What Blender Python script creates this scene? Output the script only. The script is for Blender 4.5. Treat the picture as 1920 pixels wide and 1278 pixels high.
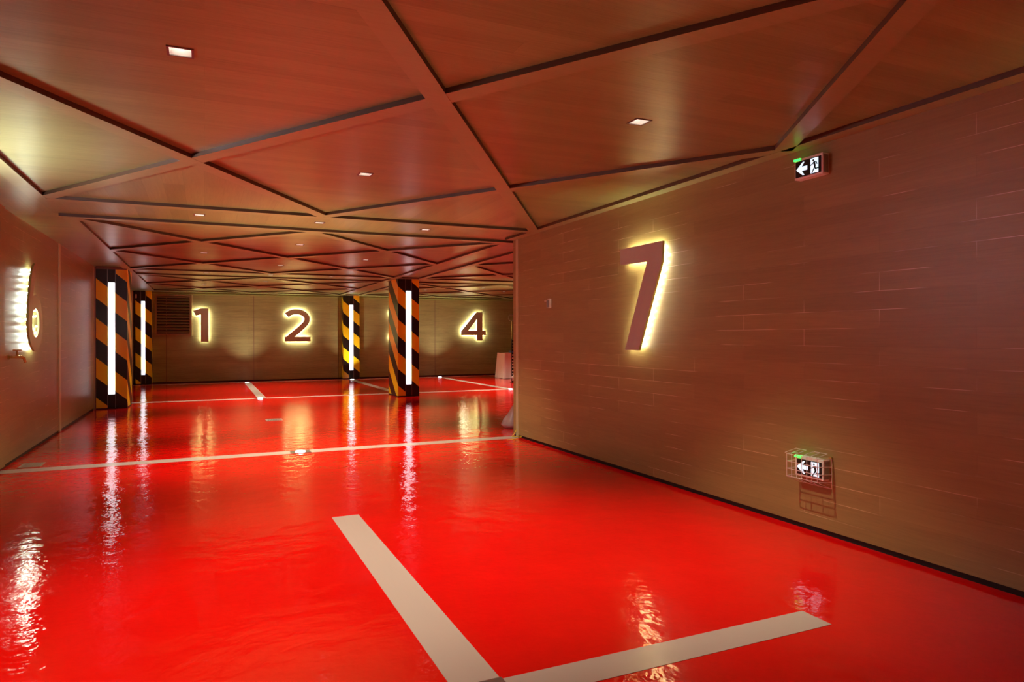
import bpy, bmesh, math, random
from mathutils import Vector, Matrix
random.seed(4)
S = bpy.context.scene
for o in list(bpy.data.objects):
    bpy.data.objects.remove(o)
C = S.collection

# ------------------------------------------------------------------ camera
EYE = 1.32
H = 2.60            # underside of the ceiling strips
HP = 2.63           # underside of the recessed ceiling panels
yaw, roll = math.atan(576 / 1280.0), 0.002
cs, sn = math.cos(yaw), math.sin(yaw)
rt = Vector((cs, -sn, 0)); up = Vector((0, 0, 1)); fw = Vector((sn, cs, 0))
rt2 = rt * math.cos(roll) - up * math.sin(roll)
up2 = up * math.cos(roll) + rt * math.sin(roll)
cam_d = bpy.data.cameras.new('camera'); cam = bpy.data.objects.new('camera', cam_d); C.objects.link(cam)
m3 = Matrix((rt2, up2, -fw)).transposed()
cam.matrix_world = Matrix.Translation((0, 0, EYE)) @ m3.to_4x4()
cam_d.sensor_fit = 'HORIZONTAL'; cam_d.sensor_width = 36; cam_d.lens = 24.0
cam_d.shift_y = -8 / 1920.0
cam_d.clip_start = 0.05; cam_d.clip_end = 100
S.camera = cam

# ------------------------------------------------------------------ world, exposure
w = bpy.data.worlds.new('world'); S.world = w; w.use_nodes = True
w.node_tree.nodes['Background'].inputs[0].default_value = (0.02, 0.016, 0.014, 1)
w.node_tree.nodes['Background'].inputs[1].default_value = 1.0
vs = S.view_settings
vs.view_transform = 'Standard'; vs.look = 'None'; vs.gamma = 1.0; vs.use_curve_mapping = False
vs.exposure = 0.38
DOWN_W = 222.0      # recessed downlights, watts
UP_W = 130.0        # lit floor studs, watts
DOWN_COL = (1.0, 0.92, 0.70)
TUBE = 1.25          # pillar tubes
TUBE_COL = (0.86, 0.92, 1.0)
LED = 30.0          # strips behind the parking numbers
LED_COL = (1.0, 0.92, 0.66)

# ------------------------------------------------------------------ node helpers
def mat_new(name):
    m = bpy.data.materials.new(name); m.use_nodes = True
    nt = m.node_tree
    return m, nt, nt.nodes['Principled BSDF']

def plain(name, col, rough=0.5, metal=0.0, emit=None, es=0.0, spec=0.5):
    m, nt, b = mat_new(name)
    b.inputs['Base Color'].default_value = (*col, 1)
    b.inputs['Roughness'].default_value = rough
    b.inputs['Metallic'].default_value = metal
    b.inputs['Specular IOR Level'].default_value = spec
    if emit:
        b.inputs['Emission Color'].default_value = (*emit, 1)
        b.inputs['Emission Strength'].default_value = es
    # a little procedural wear so that nothing is a dead flat tone
    n = nt.nodes.new('ShaderNodeTexNoise'); n.inputs['Scale'].default_value = 9
    mr = nt.nodes.new('ShaderNodeMapRange'); mr.inputs['To Min'].default_value = max(0.02, rough - 0.06); mr.inputs['To Max'].default_value = rough + 0.06
    nt.links.new(n.outputs['Fac'], mr.inputs['Value']); nt.links.new(mr.outputs[0], b.inputs['Roughness'])
    return m

def math_node(nt, op, a, b=None):
    n = nt.nodes.new('ShaderNodeMath'); n.operation = op
    for i, v in enumerate((a, b)):
        if v is None: continue
        if isinstance(v, (int, float)): n.inputs[i].default_value = v
        else: nt.links.new(v, n.inputs[i])
    return n.outputs[0]

def wood(name, c1, c2, joint, axes, row=0.114, length=1.15, rough=0.33, grain=0.35, mortar=0.0016, spec=0.5, patchy=False):
    """planks; axes = which object-space axes run along / across the planks"""
    m, nt, b = mat_new(name)
    tc = nt.nodes.new('ShaderNodeTexCoord'); sp = nt.nodes.new('ShaderNodeSeparateXYZ')
    nt.links.new(tc.outputs['Object'], sp.inputs[0])
    cb = nt.nodes.new('ShaderNodeCombineXYZ')
    nt.links.new(sp.outputs[axes[0]], cb.inputs[0]); nt.links.new(sp.outputs[axes[1]], cb.inputs[1])
    br = nt.nodes.new('ShaderNodeTexBrick')
    br.offset = 0.5; br.offset_frequency = 2; br.squash = 1.0
    br.inputs['Color1'].default_value = (*c1, 1); br.inputs['Color2'].default_value = (*c2, 1)
    br.inputs['Mortar'].default_value = (*joint, 1)
    br.inputs['Scale'].default_value = 1.0; br.inputs['Mortar Size'].default_value = mortar
    br.inputs['Mortar Smooth'].default_value = 0.1; br.inputs['Bias'].default_value = 0.0
    br.inputs['Brick Width'].default_value = length; br.inputs['Row Height'].default_value = row
    nt.links.new(cb.outputs[0], br.inputs['Vector'])
    if patchy:      # bevel highlights painted into the joint colour, only here and there
        pn = nt.nodes.new('ShaderNodeTexNoise'); pn.inputs['Scale'].default_value = 1.7; pn.inputs['Detail'].default_value = 2
        nt.links.new(cb.outputs[0], pn.inputs['Vector'])
        pr = nt.nodes.new('ShaderNodeMapRange'); pr.inputs['From Min'].default_value = 0.50; pr.inputs['From Max'].default_value = 0.62
        nt.links.new(pn.outputs['Fac'], pr.inputs['Value'])
        px = nt.nodes.new('ShaderNodeMix'); px.data_type = 'RGBA'; px.inputs[6].default_value = (*c1, 1); px.inputs[7].default_value = (*joint, 1)
        nt.links.new(pr.outputs[0], px.inputs[0]); nt.links.new(px.outputs[2], br.inputs['Mortar'])
    mp = nt.nodes.new('ShaderNodeMapping'); mp.inputs['Scale'].default_value = (1.3, 26, 1)
    nt.links.new(cb.outputs[0], mp.inputs['Vector'])
    n1 = nt.nodes.new('ShaderNodeTexNoise'); n1.inputs['Scale'].default_value = 2.2; n1.inputs['Detail'].default_value = 7; n1.inputs['Roughness'].default_value = 0.62
    n1.inputs['Distortion'].default_value = 1.1
    nt.links.new(mp.outputs[0], n1.inputs['Vector'])
    mp2 = nt.nodes.new('ShaderNodeMapping'); mp2.inputs['Scale'].default_value = (0.5, 5.5, 1); mp2.inputs['Location'].default_value = (3, 1, 0)
    nt.links.new(cb.outputs[0], mp2.inputs['Vector'])
    n2 = nt.nodes.new('ShaderNodeTexNoise'); n2.inputs['Scale'].default_value = 1.4; n2.inputs['Detail'].default_value = 3
    nt.links.new(mp2.outputs[0], n2.inputs['Vector'])
    g = math_node(nt, 'ADD', math_node(nt, 'MULTIPLY', n1.outputs['Fac'], 0.65), math_node(nt, 'MULTIPLY', n2.outputs['Fac'], 0.35))
    mr = nt.nodes.new('ShaderNodeMapRange'); mr.inputs['From Min'].default_value = 0.3; mr.inputs['From Max'].default_value = 0.7
    mr.inputs['To Min'].default_value = 1 - grain; mr.inputs['To Max'].default_value = 1 + grain * 0.55
    nt.links.new(g, mr.inputs['Value'])
    mul = nt.nodes.new('ShaderNodeVectorMath'); mul.operation = 'SCALE'
    nt.links.new(br.outputs['Color'], mul.inputs[0]); nt.links.new(mr.outputs[0], mul.inputs['Scale'])
    nt.links.new(mul.outputs[0], b.inputs['Base Color'])
    b.inputs['Roughness'].default_value = rough
    b.inputs['Specular IOR Level'].default_value = spec
    bp = nt.nodes.new('ShaderNodeBump'); bp.inputs['Strength'].default_value = 0.28; bp.inputs['Distance'].default_value = 0.004
    hgt = math_node(nt, 'SUBTRACT', math_node(nt, 'MULTIPLY', n1.outputs['Fac'], 0.55), math_node(nt, 'MULTIPLY', br.outputs['Fac'], 0.8))
    nt.links.new(hgt, bp.inputs['Height']); nt.links.new(bp.outputs[0], b.inputs['Normal'])
    return m

WC1, WC2 = (0.32, 0.24, 0.085), (0.37, 0.28, 0.10)
M = {}
M['wall_yz'] = wood('veneer_wall_side', WC1, WC2, (0.75, 0.62, 0.36), (1, 2), rough=0.36, grain=0.17, mortar=0.0017, patchy=True)  # pale joints: bevel highlights put into the colour
M['wall_xz'] = wood('veneer_wall_back', (0.33, 0.31, 0.145), (0.37, 0.345, 0.165), (0.22, 0.16, 0.09), (0, 2), row=0.19, length=2.4, rough=0.4)
CC1, CC2 = (0.26, 0.325, 0.115), (0.335, 0.41, 0.15)
M['ceil_x'] = wood('ceiling_planks_across', CC1, CC2, (0.20, 0.25, 0.09), (0, 1), row=0.125, length=2.6, rough=0.30, grain=0.24, mortar=0.0008)
M['ceil_y'] = wood('ceiling_planks_along', CC1, CC2, (0.20, 0.25, 0.09), (1, 0), row=0.16, length=2.6, rough=0.32, grain=0.2, mortar=0.0008)
M['strip'] = wood('ceiling_strip_wood', (0.34, 0.40, 0.16), (0.34, 0.40, 0.16), (0.34, 0.40, 0.16), (0, 1), row=9, length=30, rough=0.34, grain=0.14, mortar=0.0)
M['strip_edge'] = plain('painted_shade_edge', (0.09, 0.06, 0.03), 0.5)  # shade on the strips' side faces, put into the colour
M['skirt'] = plain('black_shadow_gap', (0.006, 0.005, 0.005), 0.6)
M['brass'] = plain('satin_brass', (0.62, 0.60, 0.36), 0.4, 0.25)
M['tap_brass'] = plain('tap_brass', (0.62, 0.52, 0.18), 0.25, 0.6)
M['steel'] = plain('brushed_steel', (0.42, 0.40, 0.37), 0.3, 0.9)
M['paint_line'] = plain('cream_line_paint', (0.57, 0.44, 0.38), 0.22)
M['num_face'] = plain('number_face_lacquer', (0.52, 0.50, 0.42), 0.24, 0.0)
M['num_side'] = plain('number_return_brass', (0.40, 0.36, 0.18), 0.35, 0.6)
M['led_y'] = plain('led_warm', (0.9, 0.9, 0.7), 0.5, 0, LED_COL, LED)
M['led_w'] = plain('led_cold', (0.9, 0.9, 0.9), 0.5, 0, (0.85, 1.0, 0.86), LED * 1.2)
M['led_dots_y'] = plain('led_dots_warm', (0.9, 0.9, 0.7), 0.5, 0, (1.0, 0.95, 0.70), LED * 2.8)
M['tube'] = plain('tube_diffuser', (0.9, 0.9, 0.9), 0.4, 0, TUBE_COL, TUBE)
M['black'] = plain('black_plastic', (0.012, 0.011, 0.011), 0.35)
M['frame_brown'] = plain('brown_frame', (0.20, 0.13, 0.09), 0.4)
M['white_pl'] = plain('white_plastic', (0.88, 0.92, 0.82), 0.35)
M['lamp'] = plain('lamp_glow', (0.9, 0.9, 0.9), 0.5, 0, (1.0, 0.96, 0.85), 9.0)
M['reflector'] = plain('white_reflector', (0.82, 0.80, 0.74), 0.3)
M['lampframe'] = plain('lamp_frame_grey', (0.16, 0.12, 0.10), 0.4)
M['stud'] = plain('stud_glow', (0.9, 0.9, 0.9), 0.5, 0, (0.9, 0.95, 1.0), 6.0)
M['vent'] = plain('vent_bronze', (0.34, 0.25, 0.15), 0.3, 0.4)
M['vent_dark'] = plain('vent_inside', (0.008, 0.006, 0.005), 0.6)
M['sign_dark'] = plain('sign_dark_panel', (0.012, 0.02, 0.015), 0.25)
M['sign_white'] = plain('sign_lit_white', (0.9, 0.9, 0.9), 0.4, 0, (0.60, 0.85, 1.0), 0.85)
M['sign_green'] = plain('sign_green_lamp', (0.05, 0.8, 0.1), 0.3, 0, (0.02, 1.0, 0.08), 3.0)
M['wire'] = plain('galvanised_wire', (0.85, 0.80, 0.76), 0.35, 0.3)
M['sheet'] = plain('pale_dust_sheet', (0.86, 0.80, 0.76), 0.6)
M['blue'] = plain('blue_plastic', (0.10, 0.16, 0.42), 0.5)
M['yellow'] = plain('yellow_cable_coat', (0.75, 0.62, 0.03), 0.4)
M['drain'] = plain('drain_metal', (0.55, 0.48, 0.38), 0.35, 0.5)

def film(name, col, alpha):
    m, nt, b = mat_new(name)
    b.inputs['Base Color'].default_value = (*col, 1); b.inputs['Roughness'].default_value = 0.18
    b.inputs['Alpha'].default_value = alpha
    return m
M['film'] = film('clear_crumpled_film', (0.95, 0.85, 0.82), 0.45)
M['bag'] = film('white_plastic_bag', (0.85, 0.78, 0.80), 0.85)

# floor: wet-looking red epoxy with orange peel
m, nt, b = mat_new('red_epoxy')
tc = nt.nodes.new('ShaderNodeTexCoord')
n = nt.nodes.new('ShaderNodeTexNoise'); n.inputs['Scale'].default_value = 0.9; n.inputs['Detail'].default_value = 6; n.inputs['Roughness'].default_value = 0.6
nt.links.new(tc.outputs['Object'], n.inputs['Vector'])
cr = nt.nodes.new('ShaderNodeValToRGB')
cr.color_ramp.elements[0].position = 0.3; cr.color_ramp.elements[0].color = (0.72, 0.0015, 0.0015, 1)
cr.color_ramp.elements[1].position = 0.7; cr.color_ramp.elements[1].color = (0.88, 0.002, 0.002, 1)
nt.links.new(n.outputs['Fac'], cr.inputs[0]); nt.links.new(cr.outputs[0], b.inputs['Base Color'])
b.inputs['Specular IOR Level'].default_value = 0.62
rr = nt.nodes.new('ShaderNodeMapRange'); rr.inputs['From Min'].default_value = 0.35; rr.inputs['From Max'].default_value = 0.7
rr.inputs['To Min'].default_value = 0.03; rr.inputs['To Max'].default_value = 0.12
nt.links.new(n.outputs['Fac'], rr.inputs['Value']); nt.links.new(rr.outputs[0], b.inputs['Roughness'])
na = nt.nodes.new('ShaderNodeTexNoise'); na.inputs['Scale'].default_value = 5.5; na.inputs['Detail'].default_value = 3.5
nb = nt.nodes.new('ShaderNodeTexNoise'); nb.inputs['Scale'].default_value = 34; nb.inputs['Detail'].default_value = 1.5
for q in (na, nb): nt.links.new(tc.outputs['Object'], q.inputs['Vector'])
hh = math_node(nt, 'ADD', math_node(nt, 'MULTIPLY', na.outputs['Fac'], 1.0), math_node(nt, 'MULTIPLY', nb.outputs['Fac'], 0.16))
bp = nt.nodes.new('ShaderNodeBump'); bp.inputs['Strength'].default_value = 0.5; bp.inputs['Distance'].default_value = 0.011
nt.links.new(hh, bp.inputs['Height']); nt.links.new(bp.outputs[0], b.inputs['Normal'])
M['floor'] = m

# hazard stripes: UV in metres (u runs round the pillar, v is height)
def stripes(name, z0, yellow):
    m, nt, b = mat_new(name)
    uv = nt.nodes.new('ShaderNodeUVMap'); uv.uv_map = 'around'
    sp = nt.nodes.new('ShaderNodeSeparateXYZ'); nt.links.new(uv.outputs[0], sp.inputs[0])
    t = math_node(nt, 'ADD', math_node(nt, 'MULTIPLY', sp.outputs[0], 0.85), sp.outputs[1])
    t = math_node(nt, 'SUBTRACT', z0 + 7.2, t)
    t = math_node(nt, 'FRACT', math_node(nt, 'DIVIDE', t, 0.73))
    t = math_node(nt, 'LESS_THAN', t, 0.5)
    mx = nt.nodes.new('ShaderNodeMix'); mx.data_type = 'RGBA'
    nt.links.new(t, mx.inputs[0]); mx.inputs[6].default_value = (0.013, 0.011, 0.010, 1); mx.inputs[7].default_value = (*yellow, 1)
    nt.links.new(mx.outputs[2], b.inputs['Base Color'])
    b.inputs['Roughness'].default_value = 0.3
    return m

# ------------------------------------------------------------------ mesh helpers
class MB:
    def __init__(s): s.v = []; s.f = []; s.m = []; s.uv = {}
    def quad(s, pts, mi=0):
        b = len(s.v); s.v += [tuple(p) for p in pts]; s.f.append(tuple(range(b, b + len(pts)))); s.m.append(mi); return s
    def box(s, x0, x1, y0, y1, z0, z1, mi=0):
        b = len(s.v)
        s.v += [(x, y, z) for z in (z0, z1) for y in (y0, y1) for x in (x0, x1)]
        for f in ((0, 2, 3, 1), (4, 5, 7, 6), (0, 1, 5, 4), (2, 6, 7, 3), (0, 4, 6, 2), (1, 3, 7, 5)):
            s.f.append(tuple(b + i for i in f)); s.m.append(mi)
        return s
    def prism(s, poly, fn, d0, d1, mi=0, ms=None):
        """poly in (a,b); fn(a,b,d) -> world"""
        if ms is None: ms = mi
        n = len(poly); b = len(s.v)
        s.v += [tuple(fn(a, c, d0)) for a, c in poly] + [tuple(fn(a, c, d1)) for a, c in poly]
        s.f.append(tuple(b + i for i in range(n))); s.m.append(mi)
        s.f.append(tuple(b + n + i for i in reversed(range(n)))); s.m.append(mi)
        for i in range(n):
            j = (i + 1) % n
            s.f.append((b + i, b + n + i, b + n + j, b + j)); s.m.append(ms)
        return s
    def tube(s, pts, r, n=8, mi=0):
        pts = [Vector(p) for p in pts]; b = len(s.v); k = len(pts)
        for i, p in enumerate(pts):
            t = (pts[min(i + 1, k - 1)] - pts[max(i - 1, 0)]).normalized()
            a = t.cross(Vector((0, 0, 1)))
            if a.length < 0.1: a = t.cross(Vector((1, 0, 0)))
            a.normalize(); c = t.cross(a).normalized()
            rr = r[i] if isinstance(r, (list, tuple)) else r
            for q in range(n):
                g = 2 * math.pi * q / n
                s.v.append(tuple(p + a * rr * math.cos(g) + c * rr * math.sin(g)))
        for i in range(k - 1):
            for q in range(n):
                q2 = (q + 1) % n
                s.f.append((b + i * n + q, b + i * n + q2, b + (i + 1) * n + q2, b + (i + 1) * n + q)); s.m.append(mi)
        s.f.append(tuple(b + q for q in reversed(range(n)))); s.m.append(mi)
        s.f.append(tuple(b + (k - 1) * n + q for q in range(n))); s.m.append(mi)
        return s
    def build(s, name, mats, parent=None, bevel=0, smooth=False):
        if not isinstance(mats, (list, tuple)): mats = [mats]
        L = Vector(parent_world(parent)) if parent else Vector((0, 0, 0))
        me = bpy.data.meshes.new(name)
        me.from_pydata([tuple(Vector(v) - L) for v in s.v], [], s.f)
        for q in mats: me.materials.append(q)
        for p, mi in zip(me.polygons, s.m): p.material_index = mi
        bm = bmesh.new(); bm.from_mesh(me); bmesh.ops.recalc_face_normals(bm, faces=bm.faces); bm.to_mesh(me); bm.free()
        if smooth:
            for p in me.polygons: p.use_smooth = True
        o = bpy.data.objects.new(name, me); C.objects.link(o)
        if parent: o.parent = parent
        if bevel:
            bv = o.modifiers.new('bevel', 'BEVEL'); bv.width = bevel; bv.segments = 2; bv.limit_method = 'ANGLE'
        return o

def parent_world(p):
    v = Vector((0, 0, 0))
    while p: v += p.location; p = p.parent
    return v
def tag(o, label, cat=None, group=None):
    o['label'] = label
    if cat: o['category'] = cat
    if group: o['group'] = group
    return o
def thing(name, loc, label, cat, group=None):
    o = bpy.data.objects.new(name, None); C.objects.link(o); o.location = loc; o.empty_display_size = 0.05
    return tag(o, label, cat, group)
def struct(o): o['kind'] = 'structure'; return o
def copy_tree(o, loc=None, parent=None):
    c = o.copy(); C.objects.link(c); c.parent = parent
    if loc is not None: c.location = loc
    for ch in list(o.children): copy_tree(ch, None, c)
    return c

# ------------------------------------------------------------------ room shell
XL, XR, YE, YB, YN, XF = -1.85, 3.75, 8.29, 22.0, -3.0, 10.15
T = 0.1
struct(MB().quad([(XL - T, YN - T, 0), (XF + T, YN - T, 0), (XF + T, YB + T, 0), (XL - T, YB + T, 0)]).build('floor', M['floor']))
# walls start 3.5 cm over the floor, a black recessed skirting runs below
G0 = 0.035
struct(MB().box(XR, XR + T, YN, YE, G0, HP + .05).build('wall_right', M['wall_yz']))
struct(MB().box(XR + 0.012, XR + T, YN, YE - .012, 0, G0).build('baseboard_right', M['skirt']))
struct(MB().box(XR + T, XF, YE - T, YE, 0, HP + .05).build('wall_partition', M['wall_xz']))
struct(MB().box(XL - T, XL, 8.31, YB, G0, HP + .05).build('wall_left', M['wall_yz']))
struct(MB().box(XL - T, XL + 0.025, YN, 8.31, G0, HP + .05).build('wall_left_near', M['wall_yz']))
struct(MB().box(XL - T, XL - 0.012, YN, YB, 0, G0).build('baseboard_left', M['skirt']))
struct(MB().box(XL - T, XF + T, YB, YB + T, G0, HP + .05).build('wall_back', M['wall_xz']))
struct(MB().box(XL - T, XF + T, YB + 0.015, YB + T, 0, G0).build('baseboard_back', M['skirt']))
struct(MB().box(XF, XF + T, YE - T, YB, 0, HP + .05).build('wall_far_right', M['wall_yz']))
struct(MB().box(XL - T, XR + T, YN - T, YN, 0, HP + .05).build('wall_front', M['wall_xz']))
ntrim = [0]
def trim(mb, mats, **k):
    ntrim[0] += 1
    return struct(mb.build('trim_%d' % ntrim[0], mats, **k))
trim(MB().box(XR - .006, XR + .01, 8.13, 8.20, 0.005, H), M['brass'], bevel=.002)          # end of right wall
trim(MB().box(XL - .01, XL + .012, 11.22, 11.34, 0.005, HP), M['brass'], bevel=.003)
trim(MB().box(XL - .01, XL + .010, 14.48, 14.55, 0.005, HP), M['brass'], bevel=.003)
trim(MB().box(XL - .01, XL + .02, 21.66, 21.75, 0.005, HP), M['brass'], bevel=.003)
trim(MB().box(-0.345, -0.325, YB - .012, YB, 1.36, 2.60), M['brass'])                        # right of the vent
for x in (-1.28 + .27, 1.35, 3.86, 7.06):
    trim(MB().box(x - .008, x + .008, YB - .006, YB, 0.03, 2.60), M['frame_brown'])
trim(MB().box(10.02, 10.06, YB - .02, YB, 0.03, 2.60), M['brass'])
trim(MB().box(XL, XF, YB - .03, YB, 2.565, 2.60), M['strip'])                                # crown of the back wall

# ------------------------------------------------------------------ ceiling
lights = [(-.10, 3.48), (2.42, 3.48), (1.18, 5.49), (1.15, -2.2), (-.1, -.4), (2.4, -.4), (2.4, -2.2),
          (-.05, 8.03), (1.2, 8.03), (2.46, 8.03),
          (-.01, 11.6), (1.23, 10.05), (2.49, 11.57), (1.26, 13.06),
          (.03, 15.17), (1.27, 15.17), (2.51, 15.12), (5.59, 15.0), (6.78, 15.0), (8.05, 15.0),
          (5.63, 11.61), (6.88, 10.13), (6.88, 13.1),
          (1.3, 17.05), (-.02, 18.44), (2.56, 18.55), (1.33, 19.82),
          (5.61, 18.34), (6.79, 16.95), (7.93, 18.17), (6.77, 19.66)]
R = 0.052
xs = sorted(set([XL, XF] + [round(x + d, 4) for x, y in lights for d in (-R, R)]))
ys = sorted(set([YN, YB, 7.5, 8.52, 14.64, 15.68, 21.14] + [round(y + d, 4) for x, y in lights for d in (-R, R)]))
mb = MB()
vid = {}
def gv(i, j):
    if (i, j) not in vid: vid[(i, j)] = len(mb.v); mb.v.append((xs[i], ys[j], HP))
    return vid[(i, j)]
for i in range(len(xs) - 1):
    for j in range(len(ys) - 1):
        cx, cy = (xs[i] + xs[i + 1]) / 2, (ys[j] + ys[j + 1]) / 2
        if any(abs(cx - a) < R and abs(cy - c) < R for a, c in lights): continue
        mb.f.append((gv(i, j), gv(i + 1, j), gv(i + 1, j + 1), gv(i, j + 1)))
        mb.m.append(1 if (7.5 < cy < 8.52 or 14.64 < cy < 15.68 or cy > 21.14) else 0)
struct(mb.build('ceiling', [M['ceil_x'], M['ceil_y']]))
struct(MB().box(XL - T, XF + T, YN - T, YB + T, HP + .12, HP + .16).build('ceiling_slab', M['skirt']))

kstrip = [0]
def strip(p, q, wd):
    """a flush wooden batten between two plan points"""
    p, q = Vector((*p, 0)), Vector((*q, 0)); d = (q - p).normalized(); nrm = Vector((-d.y, d.x, 0)) * wd / 2
    z = H - 0.00025 * (kstrip[0] % 9); kstrip[0] += 1
    c = [p + nrm, q + nrm, q - nrm, p - nrm]
    mb = MB()
    lo = [(v.x, v.y, z) for v in c]; hi = [(v.x, v.y, HP + .002) for v in c]
    mb.quad(lo, 0)
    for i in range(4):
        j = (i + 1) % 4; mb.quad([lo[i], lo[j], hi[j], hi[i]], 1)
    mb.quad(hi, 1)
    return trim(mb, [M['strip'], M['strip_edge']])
SW = 0.125
def lattice(x0, px, ncol, y0, py, nrow, pat=0):
    """diagonals of a diamond lattice; nodes where (i+j+pat) even"""
    for sgn in (1, -1):
        starts = [(i, 0) for i in range(ncol + 1) if (i + pat) % 2 == 0]
        side = 0 if sgn == 1 else ncol
        starts += [(side, j) for j in range(1, nrow) if (side + j + pat) % 2 == 0]
        for i, j in starts:
            n = min(nrow - j, (ncol - i) if sgn == 1 else i)
            if n <= 0: continue
            strip((x0 + px * i, y0 + py * j), (x0 + px * (i + sgn * n), y0 + py * (j + n)), SW)
lattice(-1.33, 1.245, 4, 7.46, -1.96, 5)
lattice(-1.29, 1.255, 4, 8.62, 1.495, 4)
lattice(-1.29, 1.258, 4, 15.78, 1.32, 4)
lattice(4.39, 1.25, 4, 8.62, 1.495, 4)
lattice(4.39, 1.25, 4, 15.78, 1.32, 4)
strip((-1.395, YN), (-1.395, 7.47), .13)
strip((3.69, YN), (3.69, 8.29), .115)
strip((-1.32, 8.56), (-1.32, 21.1), .13)
strip((3.79, 8.62), (3.79, 21.1), .12)
strip((4.37, 8.62), (4.37, 21.1), .12)
strip((9.45, 8.5), (9.45, 21.1), .12)
strip((-1.33, 7.53), (3.72, 7.53), .12)
strip((-1.40, 8.56), (9.45, 8.56), .12)
strip((-1.33, 14.66), (9.45, 14.66), .12)
strip((-1.33, 15.72), (9.45, 15.72), .12)
strip((-1.33, 21.15), (9.45, 21.15), .12)
# triangular panels with planks running along the garage, beside the first cross band
for xa in (-1.33 + 1.245, -1.33 + 3 * 1.245):
    trim(MB().quad([(xa - 1.245, 7.46, HP - .0015), (xa, 5.50, HP - .0015), (xa + 1.245, 7.46, HP - .0015)]), M['ceil_y'])

# ------------------------------------------------------------------ downlights
lab_cl = {0: 'square recessed downlight nearest on the left of the wood ceiling',
          1: 'square recessed downlight near the wall with number 7, right of the crossing strips',
          2: 'square downlight in the middle diamond just before the first cross band',
          7: 'leftmost of the three downlights in the nearest cross band',
          8: 'middle of the three downlights in the nearest cross band, in a bright glow',
          9: 'rightmost of the three downlights in the nearest cross band',
          10: 'left downlight in the diamonds beyond the nearest cross band',
          11: 'first downlight straight behind the nearest cross band, in the middle diamond',
          12: 'right downlight in the diamonds beyond the nearest cross band, before the orange pillar',
          13: 'middle downlight in the last diamond before the second cross band',
          14: 'leftmost downlight of the second cross band',
          15: 'second downlight from the left in the second cross band',
          16: 'downlight of the second cross band just left of the orange pillar',
          17: 'downlight of the second cross band just right of the orange pillar',
          18: 'downlight of the second cross band beside the end of the number 7 wall',
          23: 'first middle downlight beyond the second cross band',
          24: 'left downlight in the diamonds beyond the second cross band',
          25: 'right downlight beyond the second cross band, above the yellow pillar side',
          26: 'farthest middle downlight before the wall with number 2',
          27: 'far downlight right of the orange pillar, beyond the second cross band',
          28: 'far downlight near the wall end, first beyond the second cross band',
          29: 'far downlight closest to the wall end above number 4',
          30: 'farthest downlight in the diamonds in front of number 4'}
where = {3: 'in the middle by the wall behind the camera', 4: 'behind the camera on the left', 5: 'behind the camera on the right', 6: 'on the right by the wall behind the camera',
         19: 'at the far right of the second cross band', 20: 'hidden behind the number 7 wall, nearer the pillar', 21: 'close behind the number 7 wall', 22: 'behind the number 7 wall, before the second band'}
def make_light(x, y):
    t = thing('ceiling_light', (x, y, HP), '', 'ceiling light', 'square recessed ceiling downlights')
    fr = MB(); r0, r1, z0, z1 = R - .006, R + .005, HP - .004, HP + .003
    for a in ((-r1, r1, -r1, -r0), (-r1, r1, r0, r1), (-r1, -r0, -r0, r0), (r0, r1, -r0, r0)):
        fr.box(x + a[0], x + a[1], y + a[2], y + a[3], z0, z1)
    fr.build('frame', M['lampframe'], t)
    rf = MB(); a, c = R - .006, .026
    for sx, sy in ((1, 0), (-1, 0), (0, 1), (0, -1)):
        if sx: pts = [(sx * a, -a, 0), (sx * a, a, 0), (sx * c, c, .045), (sx * c, -c, .045)]
        else: pts = [(-a, sy * a, 0), (a, sy * a, 0), (c, sy * c, .045), (-c, sy * c, .045)]
        rf.quad([(x + p[0], y + p[1], HP + p[2]) for p in pts])
    rf.build('reflector', M['reflector'], t)
    MB().box(x - c, x + c, y - c, y + c, HP + .045, HP + .055).build('lamp', M['lamp'], t)
    ld = bpy.data.lights.new('downlight_beam', 'SPOT'); ld.energy = DOWN_W; ld.color = DOWN_COL
    ld.spot_size = math.radians(82); ld.spot_blend = 1.0; ld.shadow_soft_size = 0.018
    lo = bpy.data.objects.new('beam', ld); C.objects.link(lo); lo.parent = t; lo.location = (0, 0, -0.01)
    return t
L0 = make_light(*lights[0]); L0['label'] = lab_cl[0]
for k, (x, y) in enumerate(lights[1:], 1):
    c = copy_tree(L0, (x, y, HP))
    c['label'] = lab_cl.get(k) or 'square recessed ceiling downlight ' + where[k]

# ------------------------------------------------------------------ painted floor lines
def line(x0, x1, y0, y1, label, z=.0012):
    o = MB().box(x0, x1, y0, y1, 0.0002, z).build('parking_line', M['paint_line'])
    return tag(o, label, 'parking line', 'cream painted parking lines')
line(0.845, 1.04, 2.26, 5.10, 'wide cream painted line running away from the camera in the foreground')
line(1.04, 2.615, 2.25, 2.42, 'short cream painted line at bottom right, ending below the number 7 wall', .0016)
line(XL, XR, 8.07, 8.28, 'cream painted line crossing the whole floor to the end of the number 7 wall')
line(XL, XF, 15.58, 15.80, 'thin cream line across the floor just behind the orange pillar')
line(XL, XF, 21.34, 21.50, 'thin cream line along the foot of the back wall')
line(1.04, 1.22, 15.80, 21.34, 'short cream bay line on the floor below number 2, towards number 1', .0016)
line(4.05, 4.24, 15.80, 21.34, 'short cream bay line from the yellow pillar to behind the orange pillar', .0016)
line(6.93, 7.11, 15.80, 21.34, 'slanting cream bay line on the floor below number 4', .0016)

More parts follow.
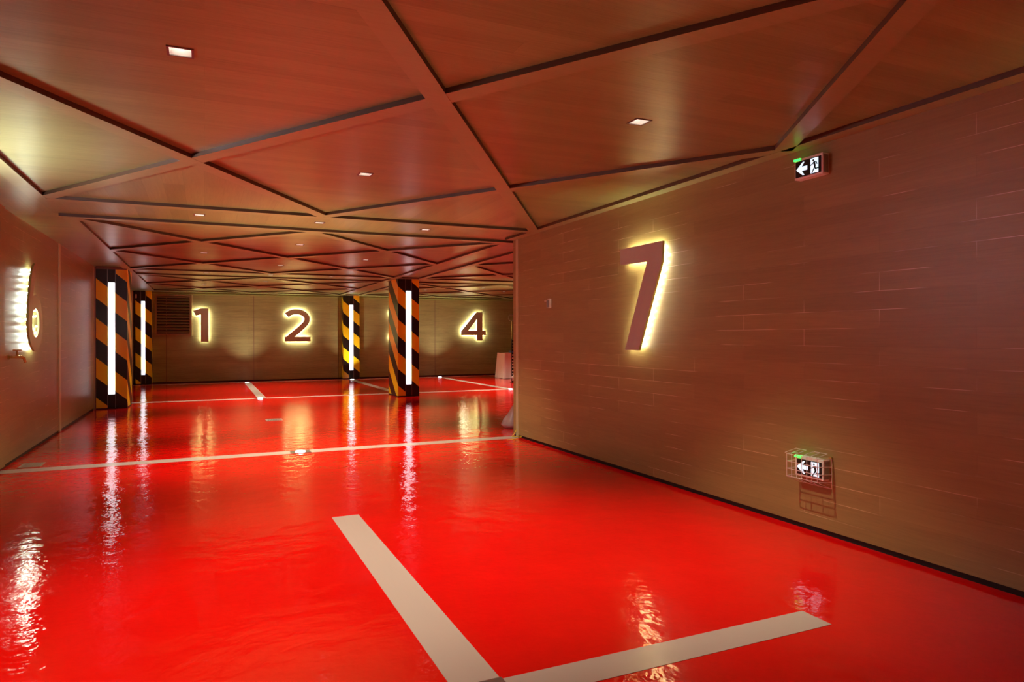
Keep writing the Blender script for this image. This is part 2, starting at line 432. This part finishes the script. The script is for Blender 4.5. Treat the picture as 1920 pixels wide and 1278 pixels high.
# ------------------------------------------------------------------ floor studs
def make_stud(x, y):
    t = thing('floor_light', (x, y, 0), '', 'floor light', 'round lights set in the floor lines')
    MB().box(x - .11, x + .11, y - .095, y + .095, .001, .004).build('plate', M['steel'], t)
    pts = [(x + .055 * math.cos(a * math.pi / 12), y + .055 * math.sin(a * math.pi / 12)) for a in range(24)]
    MB().prism(pts, lambda a, b, d: (a, b, d), .004, .012).build('lens', M['stud'], t)
    ld = bpy.data.lights.new('uplight_beam', 'SPOT'); ld.energy = UP_W; ld.color = (1.0, 0.86, 0.62)
    ld.spot_size = math.radians(95); ld.spot_blend = 1.0; ld.shadow_soft_size = 0.03
    lo = bpy.data.objects.new('beam', ld); C.objects.link(lo); lo.parent = t; lo.location = (0, 0, 0.02); lo.rotation_euler = (math.pi, 0, 0)
    return t
st = [((1.0, 8.165), 'round lit floor stud on a steel plate in the nearest crossing line'),
      ((1.09, 15.68), 'lit floor stud where the bay line below number 2 meets the thin cross line'),
      ((1.13, 21.38), 'lit floor stud at the foot of the back wall between numbers 1 and 2'),
      ((4.17, 21.36), 'lit floor stud at the foot of the yellow pillar'),
      ((7.02, 21.36), 'lit floor stud at the back wall left of number 4'),
      ((7.02, 15.70), 'lit floor stud on the thin cross line beside the draped box'),
      ((0.935, 2.335), 'floor light plate cut by the bottom edge where the two foreground lines meet')]
s0 = make_stud(*st[0][0]); s0['label'] = st[0][1]
for (x, y), lb in st[1:]:
    c = copy_tree(s0, (x, y, 0)); c['label'] = lb
    if y < 3:                       # the nearest one is dimmed right down
        for ch in c.children:
            if ch.type == 'LIGHT': ch.data = ch.data.copy(); ch.data.energy = 9.0
# drains
def drain(x0, x1, y0, y1, label):
    t = thing('floor_drain', ((x0 + x1) / 2, (y0 + y1) / 2, 0), label, 'floor drain', 'small slotted floor drains')
    fr = MB(); e = .018
    fr.box(x0, x1, y0, y0 + e, .0005, .006).box(x0, x1, y1 - e, y1, .0005, .006).box(x0, x0 + e, y0 + e, y1 - e, .0005, .006).box(x1 - e, x1, y0 + e, y1 - e, .0005, .006)
    fr.build('frame', M['drain'], t)
    MB().box(x0 + e, x1 - e, y0 + e, y1 - e, .0004, .0012).build('well', M['vent_dark'], t)
    g = MB(); n = 9
    for i in range(n):
        xx = x0 + e + (x1 - x0 - 2 * e) * (i + .5) / n
        g.box(xx - .006, xx + .006, y0 + e, y1 - e, .0012, .005)
    g.build('grating', M['drain'], t)
drain(-1.73, -1.535, 8.34, 8.60, 'slotted metal floor drain beside the left wall, behind the crossing line')
drain(.88, 1.13, 11.35, 11.62, 'small slotted floor drain in the middle of the red floor')

# ------------------------------------------------------------------ pillars
def pillar(x0, x1, y0, y1, z0, side, label, yellow=(0.97, 0.80, 0.010), frame=None, tx=None):
    t = thing('hazard_pillar', ((x0 + x1) / 2, y0, 0), label, 'pillar', 'black and yellow striped pillars with light tubes')
    mb = MB()
    tx = tx or ((x0 + x1) / 2 - .06, (x0 + x1) / 2 + .06)
    a, c = tx[0] - .012, tx[1] + .012
    dd = .045
    # body outline in plan with a slot for the lamp in the front face
    plan = [(x0, y0), (a, y0), (a, y0 + dd), (c, y0 + dd), (c, y0), (x1, y0), (x1, y1), (x0, y1)]
    us = [0, a - x0, a - x0, c - x0, c - x0, x1 - x0, x1 - x0 + (y1 - y0), None]
    n = len(plan); uvs = []
    zb, zt = 0.0, H + .028
    for i in range(n):
        p, q = plan[i], plan[(i + 1) % n]
        if i == n - 1: ua, ub = -(y1 - y0), 0.0
        elif i == n - 2: ua, ub = us[6], us[6] + (x1 - x0)
        else: ua, ub = us[i], us[i + 1]
        mb.quad([(p[0], p[1], zb), (q[0], q[1], zb), (q[0], q[1], zt), (p[0], p[1], zt)])
        uvs.append([(ua, zb), (ub, zb), (ub, zt), (ua, zt)])
    me_o = None
    L = Vector(t.location)
    me = bpy.data.meshes.new('body'); me.from_pydata([tuple(Vector(v) - L) for v in mb.v], [], mb.f)
    uvl = me.uv_layers.new(name='around')
    for pi, p in enumerate(me.polygons):
        for k2, li in enumerate(p.loop_indices): uvl.data[li].uv = uvs[pi][k2]
    me.materials.append(stripes('hazard_stripes', z0, yellow))
    o = bpy.data.objects.new('body', me); C.objects.link(o); o.parent = t
    MB().box(a + .004, c - .004, y0 + .006, y0 + dd - .002, 0.02, .268).build('channel_plate', M['black'], t)
    MB().box(a + .004, c - .004, y0 + .006, y0 + dd - .002, 2.342, H + .02).build('channel_plate', M['black'], t)
    for x in (a, c):
        MB().box(x - .004, x + .004, y0 - .004, y0 + .004, 0.02, H).build('channel_edge', M['steel'], t)
    MB().box(tx[0], tx[1], y0 - .016, y0 + .03, .27, 2.34).build('light_tube', M['tube'], t, bevel=.008)
    MB().box(x0 - .004, x1 + .004, y0 - .004, y1 - .01, 0, .02).build('foot_strip', M['skirt'], t)
    if frame: frame(t)
    return t
def fr1(t):
    MB().box(XL + .002, -1.822, 14.53, 14.57, 0, H + .02).build('frame', M['frame_brown'], t)
    MB().box(-1.822, -1.32, 14.53, 14.57, H - .02, H + .02).build('frame', M['frame_brown'], t)
pillar(-1.82, -1.32, 14.55, 15.4, 2.51, 1, 'nearest left striped pillar with a tall white light tube, against the left wall', frame=fr1, tx=(-1.625, -1.52))
pillar(-1.77, -1.37, 21.72, 21.995, 2.46, 1, 'far left striped pillar with light tube beside the louvred vent', tx=(-1.625, -1.53))
pillar(3.88, 4.36, 14.74, 15.58, 2.54, -1, 'free-standing orange and black striped pillar with light tube, hiding number 3', tx=(4.065, 4.18))
pillar(3.97, 4.48, 21.75, 21.995, 2.56, -1, 'bright yellow and black striped pillar against the back wall right of number 2', yellow=(0.95, 0.66, 0.015), tx=(4.165, 4.28))

# ------------------------------------------------------------------ parking numbers
def smooth_path(pts, n=8):
    out = []
    P = [pts[0]] + list(pts) + [pts[-1]]
    for i in range(1, len(P) - 2):
        for k in range(n):
            t = k / n; p0, p1, p2, p3 = P[i - 1], P[i], P[i + 1], P[i + 2]
            out.append(tuple(.5 * ((2 * p1[d]) + (-p0[d] + p2[d]) * t + (2 * p0[d] - 5 * p1[d] + 4 * p2[d] - p3[d]) * t * t + (-p0[d] + 3 * p1[d] - 3 * p2[d] + p3[d]) * t ** 3) for d in (0, 1)))
    out.append(tuple(pts[-1])); return out
def ribbon(mb, path, wd, fn, d0, d1, closed=False, ms=0):
    P = [Vector((*p, 0)) for p in path]; n = len(P)
    L_, R_ = [], []
    for i in range(n):
        if closed: a, b = P[(i - 1) % n], P[(i + 1) % n]
        else: a, b = P[max(i - 1, 0)], P[min(i + 1, n - 1)]
        d = (b - a).normalized(); nn = Vector((-d.y, d.x, 0)) * wd / 2
        L_.append(P[i] + nn); R_.append(P[i] - nn)
    b0 = len(mb.v)
    for i in range(n):
        for q in (L_[i], R_[i]):
            mb.v.append(tuple(fn(q.x, q.y, d0))); mb.v.append(tuple(fn(q.x, q.y, d1)))
    rng = range(n if closed else n - 1)
    for i in rng:
        j = (i + 1) % n; A, B = b0 + 4 * i, b0 + 4 * j
        for f, mi in (((A, A + 2, B + 2, B), 0), ((A + 1, B + 1, B + 3, A + 3), 0), ((A, B, B + 1, A + 1), ms), ((A + 2, A + 3, B + 3, B + 2), ms)):
            mb.f.append(f); mb.m.append(mi)
    if not closed:
        for A in (b0, b0 + 4 * (n - 1)):
            mb.f.append((A, A + 1, A + 3, A + 2)); mb.m.append(ms)
def ring(mb, cx, cy, ro, ri, asp, fn, d0, d1, ms=0, n=40):
    b0 = len(mb.v)
    for i in range(n):
        g = 2 * math.pi * i / n
        for r in (ro, ri):
            for d in (d0, d1): mb.v.append(tuple(fn(cx + r * math.cos(g) * asp, cy + r * math.sin(g), d)))
    for i in range(n):
        A, B = b0 + 4 * i, b0 + 4 * ((i + 1) % n)
        for f, mi in (((A, A + 2, B + 2, B), 0), ((A + 1, B + 1, B + 3, A + 3), 0), ((A, B, B + 1, A + 1), ms), ((A + 2, A + 3, B + 3, B + 2), ms)):
            mb.f.append(f); mb.m.append(mi)

TH = .022
def number(kind, loc, fn, label, off=.055, led='led_y'):
    """fn(u, v, d): u to the reader's right, v up, d out of the wall"""
    t = thing('parking_number', loc, label, 'number sign', 'backlit parking bay numbers')
    f = MB(); e = MB(); d0, d1 = off, off + TH; e0, e1 = off - .024, off - .003
    if kind == '1':
        f.prism([(.41, 0), (.41, .985), (.20, .985), (0, .905), (.07, .765), (.205, .80), (.205, 0)], fn, d0, d1, 0, 1)
        strokes = [[(.308, .06), (.308, .92)], [(.06, .84), (.25, .90)]]
    elif kind == '7':
        f.prism([(0, .975), (.68, .975), (.67, .80), (.31, 0), (.08, 0), (.445, .815), (0, .825)], fn, d0, d1, 0, 1)
        strokes = [[(.06, .90), (.59, .90)], [(.57, .84), (.20, .05)]]
    elif kind == '4':
        f.prism([(0, .19), (.58, .19), (.58, .35), (.26, .35), (.0, .34)], fn, d0, d1, 0, 1)
        f.prism([(0, .34), (.56, .985), (.60, .76), (.58, .745), (.26, .35)], fn, d0, d1, 0, 1)
        f.prism([(.58, 0), (.78, 0), (.78, .985), (.56, .985), (.58, .745)], fn, d0, d1, 0, 1)
        f.prism([(.78, .19), (.90, .19), (.90, .35), (.78, .35)], fn, d0, d1, 0, 1)
        strokes = [[(.05, .27), (.87, .27)], [(.06, .33), (.62, .92)], [(.68, .05), (.68, .93)]]
    elif kind == '2':
        p = smooth_path([(.055, .80), (.15, .875), (.28, .915), (.43, .91), (.58, .85), (.655, .74), (.65, .63), (.58, .52), (.44, .385), (.28, .245), (.10, .09)])
        ribbon(f, p, .165, fn, d0, d1, ms=1)
        f.prism([(0, 0), (.765, 0), (.765, .15), (.0, .15)], fn, d0 + .0004, d1 + .0004, 0, 1)
        ribbon(e, p, .145, fn, e0, e1)
        strokes = [[(.04, .075), (.72, .075)]]
    elif kind == '3':
        p = smooth_path([(.04, .90), (.30, .905), (.50, .905), (.28, .60)], 2)
        f.prism([(.02, .985), (.66, .985), (.66, .86), (.40, .58), (.25, .58), (.25, .52), (.48, .84), (.02, .84)], fn, d0, d1, 0, 1)
        q = smooth_path([(.22, .51), (.38, .52), (.55, .47), (.63, .35), (.61, .20), (.50, .10), (.34, .075), (.18, .10), (.05, .17)])
        ribbon(f, q, .16, fn, d0 + .0004, d1 + .0004, ms=1)
        ribbon(e, q, .145, fn, e0, e1)
        strokes = [[(.05, .91), (.60, .91)], [(.58, .86), (.34, .56)]]
    elif kind == '6':
        ring(f, .37, .325, .325, .165, 1.06, fn, d0, d1, ms=1)
        q = smooth_path([(.107, .34), (.12, .50), (.175, .66), (.23, .79), (.31, .90), (.38, .94)])
        ribbon(f, q, .16, fn, d0 + .0004, d1 + .0004, ms=1)
        ring(e, .37, .325, .30, .19, 1.06, fn, e0, e1)
        ribbon(e, q, .11, fn, e0, e1)
        strokes = []
    for s_ in strokes: ribbon(e, s_, .145, fn, e0, e1)
    if kind in '67':
        e = None; ledges = []; led = 'led_dots_y' if kind == '7' else 'led_w'
        if kind == '7': ledges = [[(.05, .94), (.64, .94)], [(.05, .86), (.44, .86)], [(.64, .93), (.63, .82), (.28, .04)], [(.44, .80), (.12, .04)]]
        else:
            for ra in (.30, .19): ledges.append([(.37 + ra * 1.06 * math.cos(a * math.pi / 18), .325 + ra * math.sin(a * math.pi / 18)) for a in range(37)])
            for w_ in (-.045, .045): ledges.append([(x + w_, y) for x, y in q[4:]])
        for pth in ledges:
            acc = 0.0; step = .068 if kind == '7' else .085
            for a, b in zip(pth, pth[1:]):
                dd = math.hypot(b[0] - a[0], b[1] - a[1]); tt = -acc
                while tt + step <= dd:
                    tt += step; u, v = a[0] + (b[0] - a[0]) * tt / dd, a[1] + (b[1] - a[1]) * tt / dd
                    MB().prism([(u - .009, v - .009), (u + .009, v - .009), (u + .009, v + .009), (u - .009, v + .009)], fn, e0, e1).build('led', M[led], t)
                acc = dd - tt
    f.build('face', [M['num_face'], M['num_side']], t)
    if e: e.build('led_strip', M[led], t)
    # standoffs hold the face on the wall
    hold = {'1': [(.30, .2), (.30, .8)], '7': [(.2, .9), (.27, .2)], '4': [(.2, .27), (.68, .8)], '2': [(.2, .075), (.5, .9)], '3': [(.4, .08), (.4, .92)], '6': [(.37, .08), (.12, .5)]}[kind]
    for u, v in hold: MB().tube([fn(u, v, .0005), fn(u, v, off)], .008, 6).build('standoff', M['steel'], t)
    return t
def back(x0): return lambda u, v, d: (x0 + u, YB - d, 1.185 + v)
number('1', (-.10, YB, 1.185), back(-.31), 'backlit number 1 on the back wall beside the louvred vent')
number('2', (2.62, YB, 1.175), back(2.235), 'large backlit number 2 on the back wall')
number('3', (5.8, YB, 1.185), back(5.47), 'backlit number 3 almost hidden behind the orange striped pillar')
number('4', (8.43, YB, 1.185), back(7.97), 'backlit number 4 on the back wall at far right')
number('7', (XR, 5.3, 1.19), lambda u, v, d: (XR - d, 5.63 - u, 1.19 + v), 'large backlit number 7 on the right wall', off=.04)
number('6', (XL, 9.6, 1.17), lambda u, v, d: (XL + d, 9.08 + u * 1.05, 1.165 + v), 'number 6 with glaring white LEDs on the left wall, seen edge on', off=.045, led='led_w')

# ------------------------------------------------------------------ louvred vent
t = thing('wall_vent', (-.83, YB, 1.39), 'brown metal louvred vent high on the back wall left of number 1', 'vent')
fr = MB(); vx0, vx1, vz0, vz1 = -1.30, -.36, 1.39, 2.56; e = .045
fr.box(vx0, vx1, YB - .05, YB, vz0, vz0 + e).box(vx0, vx1, YB - .05, YB, vz1 - e, vz1).box(vx0, vx0 + e, YB - .05, YB, vz0 + e, vz1 - e).box(vx1 - e, vx1, YB - .05, YB, vz0 + e, vz1 - e)
fr.build('frame', M['vent'], t, bevel=.004)
MB().box(vx0 + e, vx1 - e, YB - .004, YB - .001, vz0 + e, vz1 - e).build('back_panel', M['vent_dark'], t)
nl = 13
for i in range(nl):
    z = vz0 + e + (vz1 - vz0 - 2 * e) * (i + .35) / nl
    m_ = MB(); m_.prism([(YB - .048, z), (YB - .048, z + .012), (YB - .006, z + .058), (YB - .006, z + .046)], lambda a, b, d: (d, a, b), vx0 + e - .002, vx1 - e + .002)
    m_.build('louvre', M['vent'], t)

# ------------------------------------------------------------------ exit signs on the right wall
def exit_sign(y0, y1, z0, z1, label, green=True):
    t = thing('exit_sign', (XR, (y0 + y1) / 2, z0), label, 'exit sign', 'green running-man exit signs')
    xf = XR - .062
    MB().box(xf + .004, XR, y0, y1, z0, z1).build('housing', M['white_pl'], t, bevel=.004)
    W, Hh = y1 - y0, z1 - z0
    fn = lambda u, v, d: (xf + .004 - d, y1 - .012 - u * (W - .024), z0 + .014 + v * (Hh - .032))
    k = (W - .024)
    mb = MB(); mb.prism([(0, 0), (1, 0), (1, 1), (0, 1)], fn, .0, .003); mb.build('face_panel', M['sign_dark'], t)
    # arrow to the left
    mb = MB(); mb.prism([(.03, .48), (.29, .90), (.36, .90), (.25, .62), (.47, .62), (.47, .36), (.25, .36), (.36, .08), (.29, .08)], fn, .003, .0045); mb.build('arrow', M['sign_white'], t)
    mb = MB(); mb.prism([(.60, .05), (.90, .05), (.90, .95), (.60, .95)], fn, .003, .0045); mb.build('doorway', M['sign_white'], t)
    mb = MB()
    def bar(p, w_):
        P = [Vector((q[0], q[1] * .55)) for q in p]
        for a, b in zip(P, P[1:]):
            d = (b - a).normalized(); nn = Vector((-d.y, d.x)) * w_ / 2; a2, b2 = a - d * w_ * .3, b + d * w_ * .3
            mb.prism([(v.x, v.y / .55) for v in (a2 + nn, b2 + nn, b2 - nn, a2 - nn)], fn, .0045, .006)
    mb.prism([(.715 + .035 * math.cos(a * math.pi / 6), .82 + .062 * math.sin(a * math.pi / 6)) for a in range(12)], fn, .0045, .006)
    bar([(.745, .70), (.775, .46)], .07)
    bar([(.74, .70), (.68, .60), (.605, .54)], .03)
    bar([(.75, .70), (.83, .68), (.86, .55)], .03)
    bar([(.77, .46), (.74, .30), (.66, .08)], .038)
    bar([(.775, .45), (.80, .28), (.93, .30)], .038)
    mb.build('running_figure', M['sign_dark'], t)
    MB().box(xf - .002, xf + .02, y1 - .05, y1 + .002, z1 - .010, z1 + .002).build('green_lamp', M['sign_green'], t)
    MB().box(xf + .012, XR - .01, y0 - .003, y0, z0 + .012, z1 - .012).build('end_cap', M['steel'], t)
    return t
exit_sign(3.24, 3.475, 2.385, 2.525, 'lit exit sign with left arrow high on the right wall under the ceiling')
exit_sign(3.24, 3.475, .370, .505, 'lit exit sign low on the right wall inside a wire cage')
# wire cage
t = thing('wire_guard', (XR, 3.35, .34), 'bent wire cage fixed over the low exit sign', 'wire guard')
ww = .0022; xf = XR - .125
ya, yb, za, zb = 3.215, 3.485, .365, .525
g = MB()
for i in range(7):
    y = ya + .015 + (yb - ya - .015) * i / 6
    g.tube([(xf, y, za), (xf, y, zb)], ww, 6)
for i in range(4):
    z = za + .004 + (zb - za - .01) * i / 3
    g.tube([(XR - .012, ya, z - .006), (xf + .02, ya + .002, z), (xf, ya + .02, z), (xf, yb, z), (xf + .02, yb + .004, z), (XR - .02, yb + .004, z)], ww, 6)
g.build('front_grid', M['wire'], t)
g = MB()
for yq in ((3.50, 3.41), (3.35, 3.24)):
    y1_, y0_ = yq
    g.tube([(XR - .012, y1_ + .01, zb + .018), (XR - .012, y0_ + .01, zb + .018)], ww, 6)
    for k in range(3):
        y = y1_ + (y0_ - y1_) * k / 2
        g.tube([(xf, y, zb), (XR - .012, y + .01, zb + .018)], ww, 6)
g.build('top_wires', M['wire'], t)
g = MB()
g.tube([(XR - .012, ya, za - .045), (XR - .012, ya, zb - .01)], ww, 6)
g.tube([(XR - .012, yb, za - .045), (XR - .012, ya, za - .045)], ww, 6)
for k in range(4):
    y = ya + (yb - ya) * k / 3
    g.tube([(xf, y, za), (XR - .012, y, za - .045)], ww, 6)
g.build('bottom_wires', M['wire'], t)
mb = MB(); mb.tube([(XR, ya + .01, zb - .005), (XR - .016, ya + .01, zb - .005)], .011, 12); mb.build('fixing_washer', M['tap_brass'], t)

# ------------------------------------------------------------------ small things
t = thing('wall_sensor', (XR, 7.24, 1.66), 'tiny white clip-like fitting on the right wall left of number 7', 'sensor')
MB().box(XR - .03, XR, 7.19, 7.24, 1.66, 1.77).build('casing', M['white_pl'], t, bevel=.006)
MB().box(XR - .05, XR - .03, 7.20, 7.23, 1.665, 1.75).build('cover', M['steel'], t, bevel=.005)
MB().box(XR - .045, XR, 7.24, 7.29, 1.735, 1.755).build('bracket', M['white_pl'], t, bevel=.003)

t = thing('door_sensor', (-1.74, 21.70, 2.44), 'tiny white sensor at the top left corner of the far left pillar', 'sensor')
MB().box(-1.76, -1.735, 21.665, 21.72, 2.42, 2.53).build('casing', M['white_pl'], t, bevel=.004)

t = thing('wall_tap', (XL, 8.52, 1.12), 'small brass tap on the left wall below the number 6', 'tap')
X0 = XL + .0
MB().tube([(X0, 8.56, 1.12), (X0 + .01, 8.56, 1.12)], .026, 16).build('flange', M['tap_brass'], t, smooth=False)
MB().tube([(X0 + .01, 8.56, 1.12), (X0 + .06, 8.58, 1.12), (X0 + .105, 8.60, 1.12), (X0 + .125, 8.61, 1.105), (X0 + .135, 8.615, 1.06)], [.014, .014, .017, .014, .012], 12).build('spout', M['tap_brass'], t, smooth=True)
MB().tube([(X0 + .07, 8.585, 1.13), (X0 + .07, 8.585, 1.185)], [.013, .008], 12).build('stem', M['tap_brass'], t)
MB().tube([(X0 + .035, 8.57, 1.19), (X0 + .105, 8.60, 1.19)], .007, 10).build('handle', M['tap_brass'], t)

# draped box with its clutter beside the wall end
t = thing('draped_box', (8.78, 19.9, 0), 'tall box under a pale dust sheet at the end of the number 7 wall', 'box')
mb = MB()
bot = []; top = []
n = 48
def rect(tt, x0, x1, y0, y1):
    p = [(x0, y0), (x1, y0), (x1, y1), (x0, y1)]
    k = int(tt * 4) % 4; f_ = tt * 4 - int(tt * 4); a, b_ = p[k], p[(k + 1) % 4]
    return a[0] + (b_[0] - a[0]) * f_, a[1] + (b_[1] - a[1]) * f_
rows = 7
for r in range(rows):
    zz = .80 * (1 - r / (rows - 1)) + .006
    gx = .07 * r / (rows - 1)
    for i in range(n):
        x, y = rect(i / n, 8.60 - gx, 9.25 + gx, 19.65 - gx, 20.25 + gx)
        wv = .02 * math.sin(i * 1.9) * r / (rows - 1) + .006 * math.sin(i * 5.1)
        cx, cy = 8.92, 19.95; d = Vector((x - cx, y - cy)).normalized()
        mb.v.append((x + d.x * wv, y + d.y * wv, zz + .006 * math.sin(i * .9)))
for r in range(rows - 1):
    for i in range(n):
        j = (i + 1) % n; mb.f.append((r * n + i, r * n + j, (r + 1) * n + j, (r + 1) * n + i)); mb.m.append(0)
mb.f.append(tuple(range(n))); mb.m.append(0)
mb.build('dust_sheet', M['sheet'], t, smooth=False)
o = MB().box(8.88, 9.2, 19.75, 20.0, .815, .88).build('blue_box', M['blue'], bevel=.01); tag(o, 'small blue box lying on top of the draped box', 'box')
t = thing('hose_stand', (9.05, 20.05, .81), 'thin brass pole with a coiled loop at its top standing on the draped box', 'stand')
MB().tube([(9.04, 20.1, .815), (9.04, 20.1, 1.86)], .012, 8).build('pole', M['tap_brass'], t)
MB().tube([(9.02 + .10 * math.cos(a * .42), 20.1, 1.93 + .10 * math.sin(a * .42)) for a in range(16)], .011, 8).build('loop', M['steel'], t, smooth=True)
MB().tube([(9.04, 20.1, .815), (9.04, 20.1, .84)], .04, 12).build('foot', M['steel'], t)
# chain of perforated strip
t = thing('perforated_post', (8.12, 18.0, 0), 'dark perforated strip post standing beside the draped box', 'post')
mb = MB()
for i in range(14):
    mb.box(8.10, 8.15, 18.0, 18.012, .09 * i + .0, .09 * i + .05)
mb.box(8.085, 8.10, 18.0, 18.012, 0, 1.26).box(8.15, 8.165, 18.0, 18.012, 0, 1.26)
mb.build('strip', M['black'], t)
MB().box(8.06, 8.19, 17.95, 18.06, 0, .008).build('foot', M['black'], t)

def blob(x, y, rx, ry, rz, seed, nu=22, nv=14, amp=.25, top=1.0):
    rnd = random.Random(seed); mb = MB(); ph = [rnd.uniform(0, 6) for _ in range(9)]
    for i in range(nv + 1):
        th = math.pi * i / nv
        for j in range(nu):
            a = 2 * math.pi * j / nu
            k = 1 + amp * (math.sin(3 * a + ph[0] + 2 * th) * .5 + math.sin(7 * a + ph[1] - 3 * th) * .3 + math.sin(11 * a + 5 * th + ph[2]) * .2)
            s_ = math.sin(th) ** top
            zz = rz * (1 - math.cos(th)) / 2
            mb.v.append((x + rx * s_ * k * math.cos(a), y + ry * s_ * k * math.sin(a), .004 + zz))
    for i in range(nv):
        for j in range(nu):
            q = (j + 1) % nu; mb.f.append((i * nu + j, i * nu + q, (i + 1) * nu + q, (i + 1) * nu + j)); mb.m.append(0)
    return mb
o = blob(8.10, 17.35, .22, .22, .34, 3, amp=.5).build('plastic_film', M['film']); tag(o, 'crumpled clear plastic film on the floor in front of the draped box', 'plastic film')
# white bag leaning on the wall end
mb = MB(); rows = [(0.0, .10, 4.06, 9.02), (.05, .16, 4.07, 9.03), (.12, .13, 4.09, 9.03), (.22, .10, 4.12, 9.03), (.34, .06, 4.15, 9.03), (.42, .02, 4.17, 9.03), (.47, .04, 4.18, 9.03)]
n = 20
for z, r, cx, cy in rows:
    for j in range(n):
        a = 2 * math.pi * j / n; k = 1 + .12 * math.sin(5 * a + z * 9) + .07 * math.sin(9 * a - z * 20)
        mb.v.append((cx + r * k * math.cos(a), cy + r * k * math.sin(a), .003 + z))
for i in range(len(rows) - 1):
    for j in range(n):
        q = (j + 1) % n; mb.f.append((i * n + j, i * n + q, (i + 1) * n + q, (i + 1) * n + j)); mb.m.append(0)
mb.f.append(tuple(range(n))); mb.m.append(0)
o = mb.build('plastic_bag', M['bag'], smooth=True); tag(o, 'white plastic bag slumped on the floor just behind the wall end', 'bag')
# yellow wire curl
pts = []
for k in range(20):
    a = -2.6 + k * .19
    pts.append((3.60 + .12 * math.cos(a), 8.02 + .16 * math.sin(a), .008 + .03 * max(0, math.sin(k * .17))))
pts += [(3.70, 8.14, .06), (3.735, 8.16, .10)]
o = MB().tube(pts, .005, 6).build('yellow_wire', M['yellow'], smooth=True); tag(o, 'curled yellow wire on the floor at the foot of the wall end', 'wire')

# lamps added out of view for fill and ceiling glow, upper left and right
def added_lamp(x, y0, y1, zt, sx, mat, label):
    t = thing('added_lamp', (x, (y0 + y1) / 2, zt - .12), label, 'added lamp')
    h = MB(); xa, xb = x + sx * .001, x + sx * .075
    x0, x1 = min(xa, xb), max(xa, xb)
    h.box(x0, x1, y0, y1, zt - .12, zt - .10).box(x0, x1, y0, y0 + .008, zt - .10, zt).box(x0, x1, y1 - .008, y1, zt - .10, zt)
    h.box(x0, x0 + .006, y0 + .008, y1 - .008, zt - .10, zt).box(x1 - .006, x1, y0 + .008, y1 - .008, zt - .10, zt)
    h.build('housing', M['steel'], t)
    MB().box(x0 + .008, x1 - .008, y0 + .012, y1 - .012, zt - .08, zt + (.05 if sx > 0 else -.03)).build('diffuser', mat, t)
M['fill_c'] = plain('added_lamp_cold', (.9, .9, .9), .4, 0, (1.0, .84, 1.0), 72.0)
M['fill_w'] = plain('added_lamp_warm', (.9, .9, .9), .4, 0, (1.0, .93, .58), 12.0)
added_lamp(XL + .025, 4.7, 6.2, 2.12, 1, M['fill_c'], 'long white lamp added on the near left wall for fill, outside the picture')
added_lamp(XR, 1.0, 1.5, 2.12, -1, M['fill_w'], 'short warm lamp added on the near right wall for ceiling glow, outside the picture')
